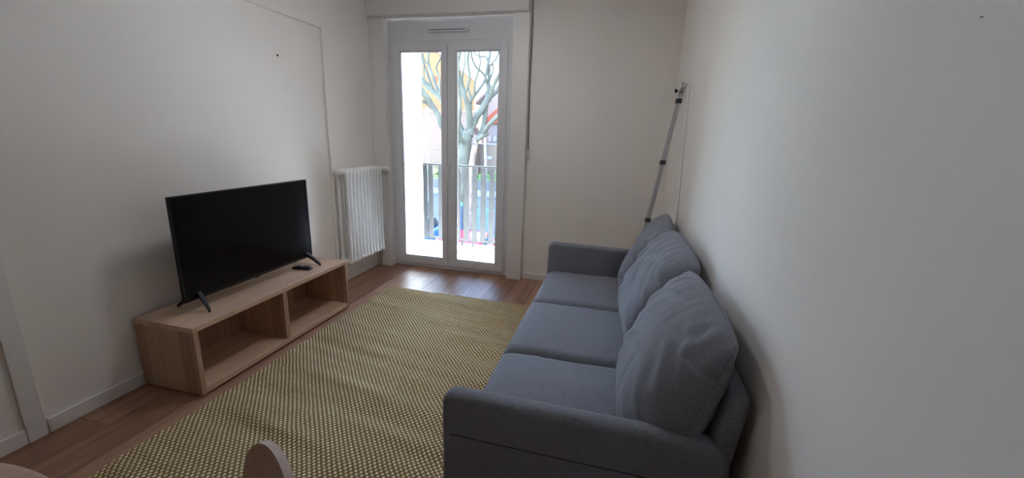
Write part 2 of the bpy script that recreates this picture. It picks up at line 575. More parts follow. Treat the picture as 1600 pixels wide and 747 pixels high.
# ------------------------------------------------------------------ balcony door
YD = 3.880
door = empty('door_1', (-1.62, YD, 0), 'white two-leaf glazed balcony door at the end of the room', 'door', kind='structure')
def frame(x0, x1, z0, z1, wl, wr, wb_, wt, y0, y1, bev=0.004):
    b = box((x0, y0, z0), (x0 + wl, y1, z1), bevel=bev)
    box((x1 - wr, y0, z0), (x1, y1, z1), b, bevel=bev)
    box((x0 + wl - 0.001, y0, z0), (x1 - wr + 0.001, y1, z0 + wb_), b, bevel=bev)
    box((x0 + wl - 0.001, y0, z1 - wt), (x1 - wr + 0.001, y1, z1), b, bevel=bev)
    return b
link('door_frame', frame(-2.238, -1.002, 0.0, 2.196, 0.052, 0.052, 0.042, 0.030, YD - 0.008, YD + 0.060), MAT['pvc'], door)
for (x0, x1, g0, g1, left) in ((-2.186, -1.632, -2.118, -1.684, True), (-1.628, -1.052, -1.548, -1.126, False)):
    z0, z1 = 0.040, 2.172
    leaf = link('door_leaf', frame(x0, x1, z0, z1, g0 - x0, x1 - g1, 0.068, 0.066, YD - 0.022, YD + 0.048), MAT['pvc'], door)
    link('glazing_bead', frame(g0, g1, z0 + 0.068, z1 - 0.066, 0.012, 0.012, 0.012, 0.012, YD - 0.012, YD + 0.010, 0.003), MAT['pvc'], leaf)
    link('glass_pane', box((g0 + 0.004, YD + 0.012, z0 + 0.072), (g1 - 0.004, YD + 0.016, z1 - 0.070)), MAT['glass'], leaf)
    hx = x0 - 0.001 if left else x1 + 0.001
    h0 = None
    for hz in (0.13, 0.95, 2.02):
        hb = tube([(hx, YD - 0.026, hz), (hx, YD - 0.026, hz + 0.09)], 0.007, 10)
        tube([(hx, YD - 0.026, hz + 0.043), (hx, YD - 0.026, hz + 0.047)], 0.0085, 10, hb)
        link('hinge', hb, MAT['pvc'], leaf, smooth=True, angle=40)
    if not left:
        hb = box((-1.619, YD - 0.030, 0.985), (-1.593, YD - 0.022, 1.115), bevel=0.003)
        tube([(-1.606, YD - 0.028, 1.065), (-1.606, YD - 0.062, 1.065)], 0.009, 12, hb)
        tube(smooth_path([(-1.606, YD - 0.060, 1.070), (-1.606, YD - 0.064, 1.04), (-1.606, YD - 0.060, 0.94)]), [0.0095] * 5 + [0.008] * 4, 12, hb)
        link('handle', hb, MAT['pvc'], leaf, label='pale lever handle', smooth=True, angle=40)
link('meeting_gasket', box((-1.632, YD - 0.012, 0.045), (-1.628, YD + 0.03, 2.168)), MAT['pvc_dark'], door)
tp = link('transom_panel', box((-2.238, YD + 0.002, 2.199), (-1.002, YD + 0.04, 2.40), bevel=0.004), MAT['pvc'], door)
# slotted air inlet on the transom panel
vb = bmesh.new()
vz, vx0, vx1, vr = 2.286, -1.80, -1.445, 0.022
def stadium(x0, x1, z, r, n=10):
    p = [(x1 + r * math.cos(a), z + r * math.sin(a)) for a in (-math.pi / 2 + math.pi * k / n for k in range(n + 1))]
    return p + [(x0 + r * math.cos(a), z + r * math.sin(a)) for a in (math.pi / 2 + math.pi * k / n for k in range(n + 1))]
link('air_inlet', prism(stadium(vx0, vx1, vz, vr), 'y', YD - 0.024, YD + 0.003, bevel=0.008, seg=3), MAT['pvc'], tp, smooth=True, angle=50)
link('inlet_slot', prism(stadium(vx0 + 0.01, vx1 - 0.01, vz - 0.004, 0.003, 4), 'y', YD - 0.0255, YD - 0.0235), MAT['pvc_dark'], tp)

# shutter switch and its cable, right of the casing
sw = empty('shutter_switch', (-0.834, YF, 1.17), 'small white shutter switch hanging on a dark cable beside the door casing', 'switch')
link('switch_body', box((-0.848, YF - 0.026, 1.172), (-0.816, YF, 1.240), bevel=0.004), MAT['trim'], sw)
link('rocker', box((-0.842, YF - 0.030, 1.190), (-0.823, YF - 0.0255, 1.222), bevel=0.002), MAT['pvc'], sw)
link('cable', tube(smooth_path([(-0.832, YF - 0.008, 1.238), (-0.838, YF - 0.005, 1.45), (-0.841, YF - 0.005, 1.9), (-0.838, YF - 0.005, 2.2), (-0.842, YF - 0.005, 2.519)]), 0.0028, 8), MAT['black'], sw, smooth=True)

# old fixing holes in the walls
link('nail_hole', tube([(XL - 0.004, 2.663, 1.868), (XL + 0.006, 2.663, 1.864)], [0.008, 0.005], 8), MAT['mount'], label='small dark fixing left in the wall above the television', cat='nail')
link('nail_hole', tube([(XR + 0.003, 0.654, 1.531), (XR - 0.003, 0.654, 1.530)], [0.0005, 0.0004], 8), MAT['mount'], label='tiny dark speck on the right wall near the top corner', cat='nail')

# ------------------------------------------------------------------ ceiling lamp (lit, above the picture)
LX, LY = -1.02, 2.55
cl_ = empty('ceiling_lamp', (LX, LY, 2.44), 'round white ceiling lamp above the rug', 'lamp')
link('base_plate', tube([(LX, LY, 2.492), (LX, LY, ZC)], 0.19, 48), MAT['trim'], cl_, smooth=True, angle=40)
link('diffuser', tube([(LX, LY, 2.438), (LX, LY, 2.444), (LX, LY, 2.460), (LX, LY, 2.491)], [0.11, 0.15, 0.172, 0.180], 48), MAT['diffuser'], cl_, smooth=True, angle=60)

# ------------------------------------------------------------------ radiator
rad = empty('radiator', (-2.30, 3.42, 0.18), 'white column radiator on the left wall beside the balcony door', 'radiator')
NS = 11
RY0, RY1 = 3.135, 3.715
dy = (RY1 - RY0) / NS
yc = RY0 + dy / 2
secb = bmesh.new()
for hx in (-2.268, -2.352):
    pts = [(hx, yc, 0.232 - 0.004), (hx, yc, 0.30), (hx, yc, 0.62), (hx, yc, 0.94), (hx, yc, 1.018)]
    tube(pts, [0.019, 0.0150, 0.0150, 0.0150, 0.019], 12, secb)
for hz in (0.222, 1.016):                         # headers
    hb = box((-2.376, yc - dy * 0.43, hz - 0.024), (-2.246, yc + dy * 0.43, hz + 0.024), bevel=0.0205, seg=4)
    merge(secb, hb)
sec = link('radiator_section', secb, MAT['radiator'], rad, smooth=True, angle=60)
for k in range(1, NS):
    dup(sec, (0, dy * k, 0))
link('connecting_tube', tube([(-2.312, RY0 - 0.006, 1.016), (-2.312, RY1 + 0.004, 1.016)], 0.020, 12), MAT['radiator'], rad, smooth=True, angle=50)
link('connecting_tube', tube([(-2.312, RY0 - 0.006, 0.222), (-2.312, RY1 + 0.004, 0.222)], 0.020, 12), MAT['radiator'], rad, smooth=True, angle=50)
for by in (RY0 + 0.06, RY1 - 0.06):
    link('wall_bracket', tube([(XLP + 0.001, by, 0.98), (-2.33, by, 0.98)], 0.008, 8), MAT['radiator'], rad, smooth=True, angle=50)
vbm = tube([(-2.312, RY1 + 0.002, 1.016), (-2.312, RY1 + 0.03, 1.016)], 0.013, 12)
tube([(-2.312, RY1 + 0.03, 1.016), (-2.28, RY1 + 0.042, 1.014)], [0.013, 0.012], 12, vbm)
valve = link('valve', vbm, MAT['chrome'], rad, smooth=True, angle=50)
link('thermostat_head', tube([(-2.288, RY1 + 0.036, 1.013), (-2.270, RY1 + 0.040, 1.013), (-2.235, RY1 + 0.044, 1.012), (-2.205, RY1 + 0.047, 1.011), (-2.198, RY1 + 0.048, 1.011)], [0.014, 0.020, 0.022, 0.021, 0.015], 16), MAT['radiator'], valve, smooth=True, angle=50)
link('return_pipe', tube(smooth_path([(-2.312, RY1 + 0.002, 0.222), (-2.312, RY1 + 0.035, 0.222), (-2.325, RY1 + 0.055, 0.20), (-2.34, RY1 + 0.056, 0.03), (-2.34, RY1 + 0.056, 0.0)]), 0.009, 10), MAT['chrome'], rad, smooth=True)

# ------------------------------------------------------------------ media bench, television, remote
UX0, UX1, UY0, UY1, UZ = -2.377, -1.987, 1.470, 2.712, 0.390
bench = empty('media_bench', (-2.18, 2.09, 0), 'low oak media bench with two open compartments under the television', 'tv bench')
T = 0.026
link('top_panel', box((UX0, UY0, UZ - T), (UX1, UY1, UZ), bevel=0.0015), MAT['oak_y_lit'], bench)
link('side_panel', box((UX0, UY0 + 0.0005, 0.012), (UX1 - 0.0005, UY0 + T, UZ - T - 0.0005), bevel=0.0015), MAT['oak_end'], bench)
link('side_panel', box((UX0, UY1 - T, 0.012), (UX1 - 0.0005, UY1 - 0.0005, UZ - T - 0.0005), bevel=0.0015), MAT['oak_end'], bench)
link('bottom_panel', box((UX0, UY0 + T, 0.014), (UX1 - 0.001, UY1 - T, 0.046), bevel=0.0015), MAT['oak_y_lit'], bench)
link('divider', box((UX0 + 0.012, 2.058, 0.046), (UX1 - 0.002, 2.092, UZ - T), bevel=0.0015), MAT['oak_end'], bench)
link('back_panel', box((UX0 + 0.002, UY0 + T, 0.046), (UX0 + 0.010, UY1 - T, UZ - T)), MAT['oak_z'], bench)
foot = link('foot', box((UX0 + 0.03, UY0 + 0.03, 0.0), (UX0 + 0.07, UY0 + 0.07, 0.013)), MAT['black'], bench)
for fx, fy in ((0.29, 0), (0, 1.14), (0.29, 1.14)):
    dup(foot, (fx, fy, 0))

TX = -2.162
TY0, TY1, TZ0, TZ1 = 1.584, 2.550, 0.456, 1.021
tv = empty('television', (-2.19, 2.067, UZ), 'black flat-screen television standing on the oak bench', 'television')
body = box((TX - 0.018, TY0, TZ0), (TX - 0.001, TY1, TZ1), bevel=0.003)
link('casing', body, MAT['black'], tv)
rear = prism([(TX - 0.018, TZ0 + 0.02), (TX - 0.060, TZ0 + 0.05), (TX - 0.060, TZ0 + 0.30), (TX - 0.018, TZ0 + 0.40)], 'y', TY0 + 0.14, TY1 - 0.14, bevel=0.006)
link('rear_housing', rear, MAT['black'], tv)
link('screen', box((TX - 0.0015, TY0 + 0.008, TZ0 + 0.016), (TX + 0.0008, TY1 - 0.008, TZ1 - 0.007)), MAT['screen'], tv)
bz = bmesh.new()
for lo, hi in (((TX - 0.001, TY0, TZ0), (TX + 0.002, TY1, TZ0 + 0.016)), ((TX - 0.001, TY0, TZ1 - 0.007), (TX + 0.002, TY1, TZ1)),
               ((TX - 0.001, TY0, TZ0 + 0.016), (TX + 0.002, TY0 + 0.008, TZ1 - 0.007)), ((TX - 0.001, TY1 - 0.008, TZ0 + 0.016), (TX + 0.002, TY1, TZ1 - 0.007))):
    box(lo, hi, bz)
link('bezel', bz, MAT['black'], tv)
link('sensor', box((TX - 0.006, 2.04, TZ0 - 0.006), (TX + 0.001, 2.075, TZ0 + 0.001), bevel=0.001), MAT['black'], tv)
for ly, sp in ((1.672, -0.022), (2.490, 0.045)):
    lg = bmesh.new()
    prof_f = [(TX + 0.070, ly + sp), (TX - 0.004, ly)]
    for (ex, ey, ez) in ((TX + 0.078, ly + sp, UZ + 0.001), (TX - 0.140, ly + sp, UZ + 0.001)):
        top = Vector((TX - 0.010, ly, TZ0 + 0.012)); end = Vector((ex, ey, ez))
        q = []
        for t in (0, 0.2, 0.45, 0.75, 1.0):
            p = top.lerp(end, t)
            p.z = top.z + (end.z - top.z) * (t ** 1.25) + 0.006 * (1 - t)
            q.append(p)
        w = [0.019, 0.018, 0.016, 0.013, 0.011]
        v = []
        for p, ww in zip(q, w):
            v.append([lg.verts.new((p.x, p.y - ww * 0.6, p.z)), lg.verts.new((p.x, p.y + ww * 0.6, p.z)),
                      lg.verts.new((p.x, p.y + ww * 0.6, p.z + ww * 1.5)), lg.verts.new((p.x, p.y - ww * 0.6, p.z + ww * 1.5))])
        for a, b2 in zip(v, v[1:]):
            for k in range(4):
                lg.faces.new((a[k], a[(k + 1) % 4], b2[(k + 1) % 4], b2[k]))
        lg.faces.new(v[0][::-1]); lg.faces.new(v[-1])
    bmesh.ops.recalc_face_normals(lg, faces=lg.faces[:])
    link('stand_leg', lg, MAT['black'], tv)

rm = empty('remote_control', (-2.150, 2.432, UZ), 'black remote control lying on the bench by the television foot', 'remote')
ang = math.radians(6)
RM = Matrix.Translation((-2.150, 2.428, UZ)) @ Matrix.Rotation(ang, 4, 'Z')
rb = prism([(-0.068, 0.001), (0.068, 0.001), (0.070, 0.010), (0.060, 0.019), (-0.02, 0.022), (-0.060, 0.018), (-0.070, 0.008)], 'y', -0.022, 0.022, bevel=0.004)
bmesh.ops.transform(rb, matrix=RM, verts=rb.verts)
link('remote_body', rb, MAT['black'], rm, smooth=True, angle=40)
for bx_, by_, r_, m_ in ((0.0, 0.0, 0.007, 'grey_button'), (0.035, 0.010, 0.004, 'black'), (0.035, -0.010, 0.004, 'black'), (-0.03, 0.010, 0.004, 'black'), (-0.03, -0.010, 0.004, 'black')):
    c = RM @ Vector((bx_, by_, 0.018)); c2 = RM @ Vector((bx_, by_, 0.0235))
    link('button', tube([c, c2], r_, 10), MAT[m_], rm)

# ------------------------------------------------------------------ rug
RX0, RX1, RY_0, RY_1 = -1.912, -0.18, 0.71, 3.192
NX, NY = 110, 300
def rug_z(x, y):
    n = noise.noise(Vector((x * 0.8, y * 7.5 + x * 1.3, 3.1)))
    n2 = noise.noise(Vector((x * 1.3 + 9, y * 13.0 + x * 2.2, 7.7)))
    damp = 1.0 if x < -0.62 else max(0.0, 1 - (x + 0.62) / 0.12)
    return 0.0085 + damp * (0.017 * max(-0.3, n) + 0.009 * max(-0.3, n2) + 0.0065)
rbm = bmesh.new()
grid = []
for j in range(NY + 1):
    rowv = []
    for i in range(NX + 1):
        x = RX0 + (RX1 - RX0) * i / NX
        y = RY_0 + (RY_1 - RY_0) * j / NY
        ex = 0.004 * noise.noise(Vector((y * 3, 0.3, 0))) if i == 0 else 0
        ey = 0.006 * noise.noise(Vector((x * 3, 4.3, 0))) if j == NY else 0
        rowv.append(rbm.verts.new((x + ex, y + ey, rug_z(x, y))))
    grid.append(rowv)
for j in range(NY):
    for i in range(NX):
        rbm.faces.new((grid[j][i], grid[j][i + 1], grid[j + 1][i + 1], grid[j + 1][i]))
border = [grid[0][i] for i in range(NX + 1)] + [grid[j][NX] for j in range(1, NY + 1)] + [grid[NY][i] for i in range(NX - 1, -1, -1)] + [grid[j][0] for j in range(NY - 1, 0, -1)]
low = [rbm.verts.new((v.co.x, v.co.y, 0.0005)) for v in border]
nb = len(border)
for i in range(nb):
    rbm.faces.new((border[i], low[i], low[(i + 1) % nb], border[(i + 1) % nb]))
link('rug', rbm, MAT['rug'], label='yellow and brown woven rug rippling across the floor', cat='rug', smooth=True, angle=60)

# ------------------------------------------------------------------ sofa
SX0, SX1 = -0.462, 0.352
SY0, SY1 = 1.032, 3.034
AT = 0.064
ZS, ZA = 0.415, 0.620
sofa = empty('sofa', (-0.06, 2.03, 0.0), 'dark grey fabric three-seat sofa along the right wall', 'sofa')
def rounded(x0, x1, z0, z1, rf, rb_, n=6):
    p = [(x0, z0), (x1, z0)]
    p += [(x1 - rb_ + rb_ * math.cos(a), z1 - 0.008 - rb_ + rb_ * math.sin(a)) for a in (math.pi / 2 * k / n for k in range(n + 1))]
    p += [(x0 + rf + rf * math.cos(a), z1 - rf + rf * math.sin(a)) for a in (math.pi / 2 + math.pi / 2 * k / n for k in range(n + 1))]
    return p
for ya, out in ((SY0, -1), (SY1 - AT, 1)):
    ab = prism(rounded(SX0, SX1, 0.045, ZA, 0.040, 0.075), 'y', ya, ya + AT, bevel=0.022, seg=4)
    arm = link('armrest', ab, MAT['fabric'], sofa, smooth=True, angle=60)
    yo = ya - 0.0005 if out < 0 else ya + AT + 0.0005
    link('seam', tube([(SX0 + 0.03, yo, 0.482), (-0.06, yo, 0.478), (SX1 - 0.03, yo, 0.474)], 0.0014, 6), MAT['seam'], arm)
YI0, YI1 = SY0 + AT, SY1 - AT
link('seat_base', box((SX0 + 0.025, YI0 - 0.004, 0.060), (SX1 - 0.05, YI1 + 0.004, 0.275), bevel=0.015, seg=3), MAT['fabric'], sofa, smooth=True, angle=50)
bk = prism([(0.270, 0.07), (0.332, 0.07), (0.340, 0.40), (0.376, 0.735), (0.371, 0.755), (0.358, 0.762), (0.335, 0.760), (0.324, 0.748), (0.280, 0.42)], 'y', YI0 - 0.050, YI1 + 0.050, bevel=0.02, seg=3)
link('backrest_frame', bk, MAT['fabric'], sofa, smooth=True, angle=50)
lf = link('sofa_foot', box((SX0 + 0.05, SY0 + 0.012, 0.0145), (SX0 + 0.09, SY0 + 0.052, 0.062), bevel=0.003), MAT['black'], sofa)
dup(lf, (0, 1.898, 0))
lb = link('sofa_foot', box((SX0 + 0.67, SY0 + 0.012, 0.0), (SX0 + 0.71, SY0 + 0.052, 0.062), bevel=0.003), MAT['black'], sofa)
dup(lb, (0, 1.898, 0))

def seat_cushion(y0, y1, seed):
    """box cushion with crowned top and soft rounded edges"""
    b = bmesh.new()
    nx, ny = 44, 40
    x0, x1 = SX0 + 0.002, 0.262
    zb = 0.262
    def shape(u, v):                        # u,v in -1..1
        x = (x0 + x1) / 2 + u * (x1 - x0) / 2
        y = (y0 + y1) / 2 + v * (y1 - y0) / 2
        du = max(0.0, (abs(u) - 0.84) / 0.16); dv = max(0.0, (abs(v) - 0.86) / 0.14)
        drop = 1 - math.sqrt(max(0.0, 1 - min(1.0, du * du + dv * dv)))
        crown = 0.012 * (1 - u * u) * (1 - v * v)
        w = 0.0
        # fine creases near the seams, running across the seat
        edge = math.exp(-((1 - abs(v)) / 0.22) ** 2) if v < 0 else math.exp(-((1 - abs(v)) / 0.10) ** 2)
        fr = max(0.0, min(1.0, (-u + 0.1) / 0.5))
        w += 0.011 * edge * fr * math.sin(y * 210 + 3.0 * noise.noise(Vector((x * 9, y * 5, seed))) + x * 14) * (0.5 + noise.noise(Vector((x * 7, y * 4, seed + 4))))
        w += 0.006 * noise.noise(Vector((x * 5, y * 5, seed * 3.3)))
        z = ZS + crown + w - 0.052 * drop
        return (x, y, z)
    g = [[b.verts.new(shape(-1 + 2 * i / nx, -1 + 2 * j / ny)) for i in range(nx + 1)] for j in range(ny + 1)]
    for j in range(ny):
        for i in range(nx):
            b.faces.new((g[j][i], g[j][i + 1], g[j + 1][i + 1], g[j + 1][i]))
    bd = [g[0][i] for i in range(nx + 1)] + [g[j][nx] for j in range(1, ny + 1)] + [g[ny][i] for i in range(nx - 1, -1, -1)] + [g[j][0] for j in range(ny - 1, 0, -1)]
    mid = [b.verts.new((v.co.x + (-0.010 if v.co.x < x0 + 0.01 else 0), v.co.y, 0.318)) for v in bd]
    bot = [b.verts.new((v.co.x + (0.012 if v.co.x < x0 + 0.01 else 0), v.co.y, zb)) for v in bd]
    n = len(bd)
    for i in range(n):
        k = (i + 1) % n
        b.faces.new((bd[i], mid[i], mid[k], bd[k]))
        b.faces.new((mid[i], bot[i], bot[k], mid[k]))
    b.faces.new(bot[::-1])
    bmesh.ops.recalc_face_normals(b, faces=b.faces[:])
    return b
SL = (YI1 - YI0) / 3
for k in range(3):
    link('seat_cushion', seat_cushion(YI0 + SL * k + 0.0015, YI0 + SL * (k + 1) - 0.0015, k + 1.5), MAT['fabric'], sofa, smooth=True, angle=70)

def back_cushion(center, half_w, half_h, th_f, th_b, tilt, yaw, roll, seed):
    """stuffed pillow: seam around the rim, bulging both ways, with gathered creases"""
    nu, nv = 72, 60
    b = bmesh.new()
    def pt(u, v, side):
        cu, cv = abs(u), abs(v)
        prof = ((1 - cu ** 4.2) * (1 - cv ** 3.4)) ** 0.5
        low = 1.0 - 0.22 * v                               # fuller at the bottom
        t = (th_f if side > 0 else th_b) * prof * low
        # the rim: rounded corners
        X = u * half_w * (1 - 0.05 * cv ** 4) * (1 - 0.06 * max(0, -v - 0.1))
        Z = v * half_h * (1 - 0.06 * cu ** 4)
        Z += half_h * (-0.05 * (u * u) if v > 0.5 else 0)
        # folds
        p = Vector((X * 3.2, Z * 3.2, seed))
        t += 0.026 * prof * noise.noise(p * 0.8)
        # gathers running down from the top seam, and diagonal folds from the corners
        top = math.exp(-((1 - v) / 0.38) ** 2)
        ph = X * 95 + 4 * noise.noise(Vector((X * 4, Z * 2, seed + 2))) + Z * 12
        t += 0.010 * prof ** 0.6 * top * math.sin(ph) * (0.25 + 0.9 * noise.noise(Vector((X * 8, Z * 3, seed + 8))))
        for s in (-1, 1):
            dd = math.exp(-((cu - 0.75) / 0.3) ** 2) * (1 if u * s > 0 else 0)
            t += 0.0055 * prof ** 0.5 * dd * math.sin((Z + s * X * 0.8) * 65 + seed * s + 3 * noise.noise(Vector((X * 5, Z * 5, seed))))
        rid = 1 - abs(noise.noise(Vector((X * 4.5 + Z * 2.5, Z * 5.5 - X, seed + 5))))
        t -= 0.010 * prof * max(0, rid - 0.80) / 0.20
        t = max(t, 0.0)
        return Vector((-t * side, X, Z))
    m = Matrix.Translation(center) @ Matrix.Rotation(yaw, 4, 'Z') @ Matrix.Rotation(tilt, 4, 'Y') @ Matrix.Rotation(roll, 4, 'X')
    G_ = {}
    for side in (1, -1):
        for j in range(nv + 1):
            for i in range(nu + 1):
                rim = i in (0, nu) or j in (0, nv)
                if side < 0 and rim:
                    G_[(side, i, j)] = G_[(1, i, j)]
                    continue
                # denser towards the rim
                u = math.sin((-1 + 2 * i / nu) * math.pi / 2); v = math.sin((-1 + 2 * j / nv) * math.pi / 2)
                G_[(side, i, j)] = b.verts.new(m @ pt(u, v, side))
    for side in (1, -1):
        for j in range(nv):
            for i in range(nu):
                q = [G_[(side, i, j)], G_[(side, i + 1, j)], G_[(side, i + 1, j + 1)], G_[(side, i, j + 1)]]
                b.faces.new(q if side < 0 else q[::-1])
    bmesh.ops.recalc_face_normals(b, faces=b.faces[:])
    rim = [G_[(1, i, 0)].co.copy() for i in range(nu)] + [G_[(1, nu, j)].co.copy() for j in range(nv)] + [G_[(1, i, nv)].co.copy() for i in range(nu, 0, -1)] + [G_[(1, 0, j)].co.copy() for j in range(nv, 0, -1)]
    pipe = tube(rim + [rim[0]], 0.0035, 6, caps=False)
    return b, pipe
CG = 'loose back cushions on the sofa'
for (cy, cx, cz, hw, hh, tf, tb, tilt, yaw, roll, seed, lab) in (
    (1.385, 0.236, 0.662, 0.333, 0.258, 0.135, 0.085, 19, 2, 0, 1.3, 'dark grey back cushion at the near end of the sofa'),
    (2.035, 0.238, 0.676, 0.318, 0.265, 0.130, 0.080, 19, 4, 2, 6.1, 'dark grey back cushion in the middle of the sofa'),
    (2.668, 0.238, 0.668, 0.314, 0.260, 0.130, 0.080, 19, -3, 0, 11.7, 'dark grey back cushion at the far end by the armrest')):
    cb, pipe = back_cushion(Vector((cx, cy, cz)), hw, hh, tf, tb, math.radians(tilt), math.radians(yaw), math.radians(roll), seed)
    cs = link('back_cushion', cb, MAT['fabric'], label=lab, cat='cushion', group=CG, smooth=True)
    link('piping', pipe, MAT['fabric'], cs, smooth=True)

# ------------------------------------------------------------------ folded tube rack leaning in the corner
rk = empty('folding_airer', (0.14, 3.30, 0.0), 'folded silver tube airer with black joints leaning behind the sofa', 'clothes airer')
top = Vector((0.368, 3.30, 1.735)); bot = Vector((0.136, 3.30, 0.012))
ax = (top - bot).normalized()
for off in (-0.0095, 0.0095):
    side = Vector((ax.z, 0, -ax.x)) * off
    link('leg_tube', tube([bot + side, top + side], 0.0085, 12), MAT['aluminium'], rk, smooth=True, angle=50)
for z in (1.647, 1.217, 0.783, 0.34):
    c = bot + ax * ((z - bot.z) / ax.z)
    hb = tube([c - ax * 0.016 + Vector((0.010, 0, 0)), c + ax * 0.016 + Vector((0.010, 0, 0))], 0.0125, 14)
    tube([c - ax * 0.016 - Vector((0.010, 0, 0)), c + ax * 0.016 - Vector((0.010, 0, 0))], 0.0125, 14, hb)
    link('joint_clip', hb, MAT['clip'], rk, smooth=True, angle=50)
link('top_bracket', box((-0.017, -0.012, -0.05), (0.017, 0.012, 0.035), bevel=0.006, mtx=Matrix.Translation(top - ax * 0.0) @ Matrix.Rotation(math.atan2(ax.x, ax.z), 4, 'Y')), MAT['aluminium'], rk, smooth=True, angle=50)
link('bolt', tube([top + Vector((0.0, -0.010, -0.028)), top + Vector((0.0, -0.016, -0.028))], 0.006, 10), MAT['black'], rk)
kn = tube([top + Vector((-0.012, 0, -0.018)), top + Vector((-0.034, 0, -0.020))], 0.007, 10)
link('side_pin', kn, MAT['white_tube'], rk, smooth=True, angle=50)
link('pin_cap', tube([top + Vector((-0.030, 0, -0.020)), top + Vector((-0.046, 0, -0.021))], [0.012, 0.012], 12), MAT['black'], rk, smooth=True, angle=50)
link('rear_tube', tube(smooth_path([top + Vector((0.004, 0, 0.010)), (0.378, 3.22, 1.742), (0.3825, 3.09, 1.742), (0.3835, 3.055, 1.70), (0.3835, 2.965, 1.30), (0.3835, 2.87, 0.83), (0.3835, 2.705, 0.01)], 5), 0.0065, 10), MAT['white_tube'], rk, label='thin white tube resting on the wall', smooth=True)
link('rubber_foot', tube([bot + Vector((-0.002, 0, -0.012)), bot + ax * 0.05], [0.024, 0.022], 14), MAT['black'], rk, smooth=True, angle=50)

# ------------------------------------------------------------------ dining table and chair near the viewer
tb = empty('dining_table', (-1.035, -0.03, 0.0), 'round pale wood table at the bottom left corner', 'table')
prof = [(0.0, 0.712), (0.435, 0.712), (0.452, 0.722), (0.456, 0.731), (0.452, 0.738), (0.445, 0.740), (0.0, 0.740)]
tbm = bmesh.new()
rings = []
for r, z in prof[1:-1]:
    rings.append([tbm.verts.new((-1.035 + r * math.cos(2 * math.pi * k / 96), -0.03 + r * math.sin(2 * math.pi * k / 96), z)) for k in range(96)])
for r0, r1 in zip(rings, rings[1:]):
    for k in range(96):
        tbm.faces.new((r0[k], r0[(k + 1) % 96], r1[(k + 1) % 96], r1[k]))
tbm.faces.new(rings[0][::-1]); tbm.faces.new(rings[-1])
link('tabletop', tbm, MAT['birch'], tb, smooth=True, angle=35)
for a in (0, 90, 180, 270):
    ca, sa = math.cos(math.radians(a)), math.sin(math.radians(a))
    link('leg', tube([(-1.035 + 0.30 * ca, -0.03 + 0.30 * sa, 0.713), (-1.035 + 0.36 * ca, -0.03 + 0.36 * sa, 0.0)], [0.024, 0.016], 14), MAT['birch'], tb, smooth=True, angle=50)

CH = Matrix.Translation((-0.567, 0.515, 0)) @ Matrix.Rotation(math.radians(32), 4, 'Z').inverted()
# chair axes: local -Y is the way the chair faces, local X to its side
ch = empty('dining_chair', (-0.62, 0.33, 0.0), 'pale plywood chair with rounded backrest beside the round table', 'chair')
ORG_Z = 0.0
ell = [(0.172 * math.cos(a), 0.655 + 0.135 * math.sin(a)) for a in (2 * math.pi * k / 64 for k in range(64))]
eb = bmesh.new()
BT = 0.014
def bend(x): return -0.35 * x * x
v0 = [eb.verts.new((x, bend(x) - BT / 2 + (z - 0.665) * 0.16, z)) for x, z in ell]
v1 = [eb.verts.new((x, bend(x) + BT / 2 + (z - 0.665) * 0.16, z)) for x, z in ell]
eb.faces.new(v0); eb.faces.new(v1[::-1])
for k in range(64):
    f = eb.faces.new((v0[k], v1[k], v1[(k + 1) % 64], v0[(k + 1) % 64]))
    f.material_index = 1
bmesh.ops.recalc_face_normals(eb, faces=eb.faces[:])
bmesh.ops.transform(eb, matrix=CH, verts=eb.verts)
link('backrest', eb, (MAT['birch'], MAT['ply_edge']), ch)
def chp(x, y, z): return CH @ Vector((x, y, z))
seatb = prism([(-0.20, -0.43), (0.20, -0.43), (0.215, -0.40), (0.20, -0.04), (0.18, -0.02), (-0.18, -0.02), (-0.20, -0.04), (-0.215, -0.40)], 'z', 0.435, 0.452, bevel=0.005)
bmesh.ops.transform(seatb, matrix=CH, verts=seatb.verts)
link('seat', seatb, MAT['birch'], ch, smooth=True, angle=50)
for s in (-1, 1):
    link('leg', tube([chp(s * 0.17, -0.37, 0.436), chp(s * 0.20, -0.40, ORG_Z)], [0.016, 0.011], 12), MAT['birch'], ch, smooth=True, angle=50)
    link('leg', tube([chp(s * 0.16, -0.07, 0.436), chp(s * 0.19, 0.03, ORG_Z)], [0.016, 0.011], 12), MAT['birch'], ch, smooth=True, angle=50)
    link('back_post', tube(smooth_path([chp(s * 0.13, -0.035, 0.44), chp(s * 0.12, -0.018, 0.52), chp(s * 0.11, 0.010, 0.66)]), 0.010, 12), MAT['birch'], ch, smooth=True, angle=50)

# ------------------------------------------------------------------ balcony
bf = link('balcony_floor', box((-3.6, YF + 0.065, -0.22), (0.8, 4.98, -0.012)), MAT['grout'], label='pale tiled balcony floor outside the door', cat='balcony floor', kind='structure')
t0 = None
TS = 0.30
for i in range(-2, 7):
    for j in range(3):
        x0, y0 = -2.268 + i * TS, YO + 0.003 + j * TS
        if t0 is None:
            t0 = link('tile', box((x0 + 0.002, y0 + 0.002, -0.012), (x0 + TS - 0.002, y0 + TS - 0.002, -0.001), bevel=0.0008, seg=1), MAT['tile'], bf)
            tx, ty = x0, y0
        else:
            dup(t0, (x0 - tx, y0 - ty, 0))
link('door_sill', box((OX0, YD + 0.062, -0.012), (OX1, YO + 0.002, 0.012), bevel=0.003), MAT['render_white'], bf)
link('balcony_wall', box((-2.47, YO, -0.001), (-2.27, 4.625, 2.60)), MAT['render_white'], label='white rendered side wall at the left of the balcony', cat='balcony wall', kind='structure')
ext = box((-6.0, YB - 0.15, -3.2), (4.0, YO, -0.23))
box((-6.0, YB - 0.15, 2.66), (4.0, YO, 5.6), ext)
box((-6.0, YB - 0.15, -0.23), (XL - 0.152, YO, 2.66), ext)
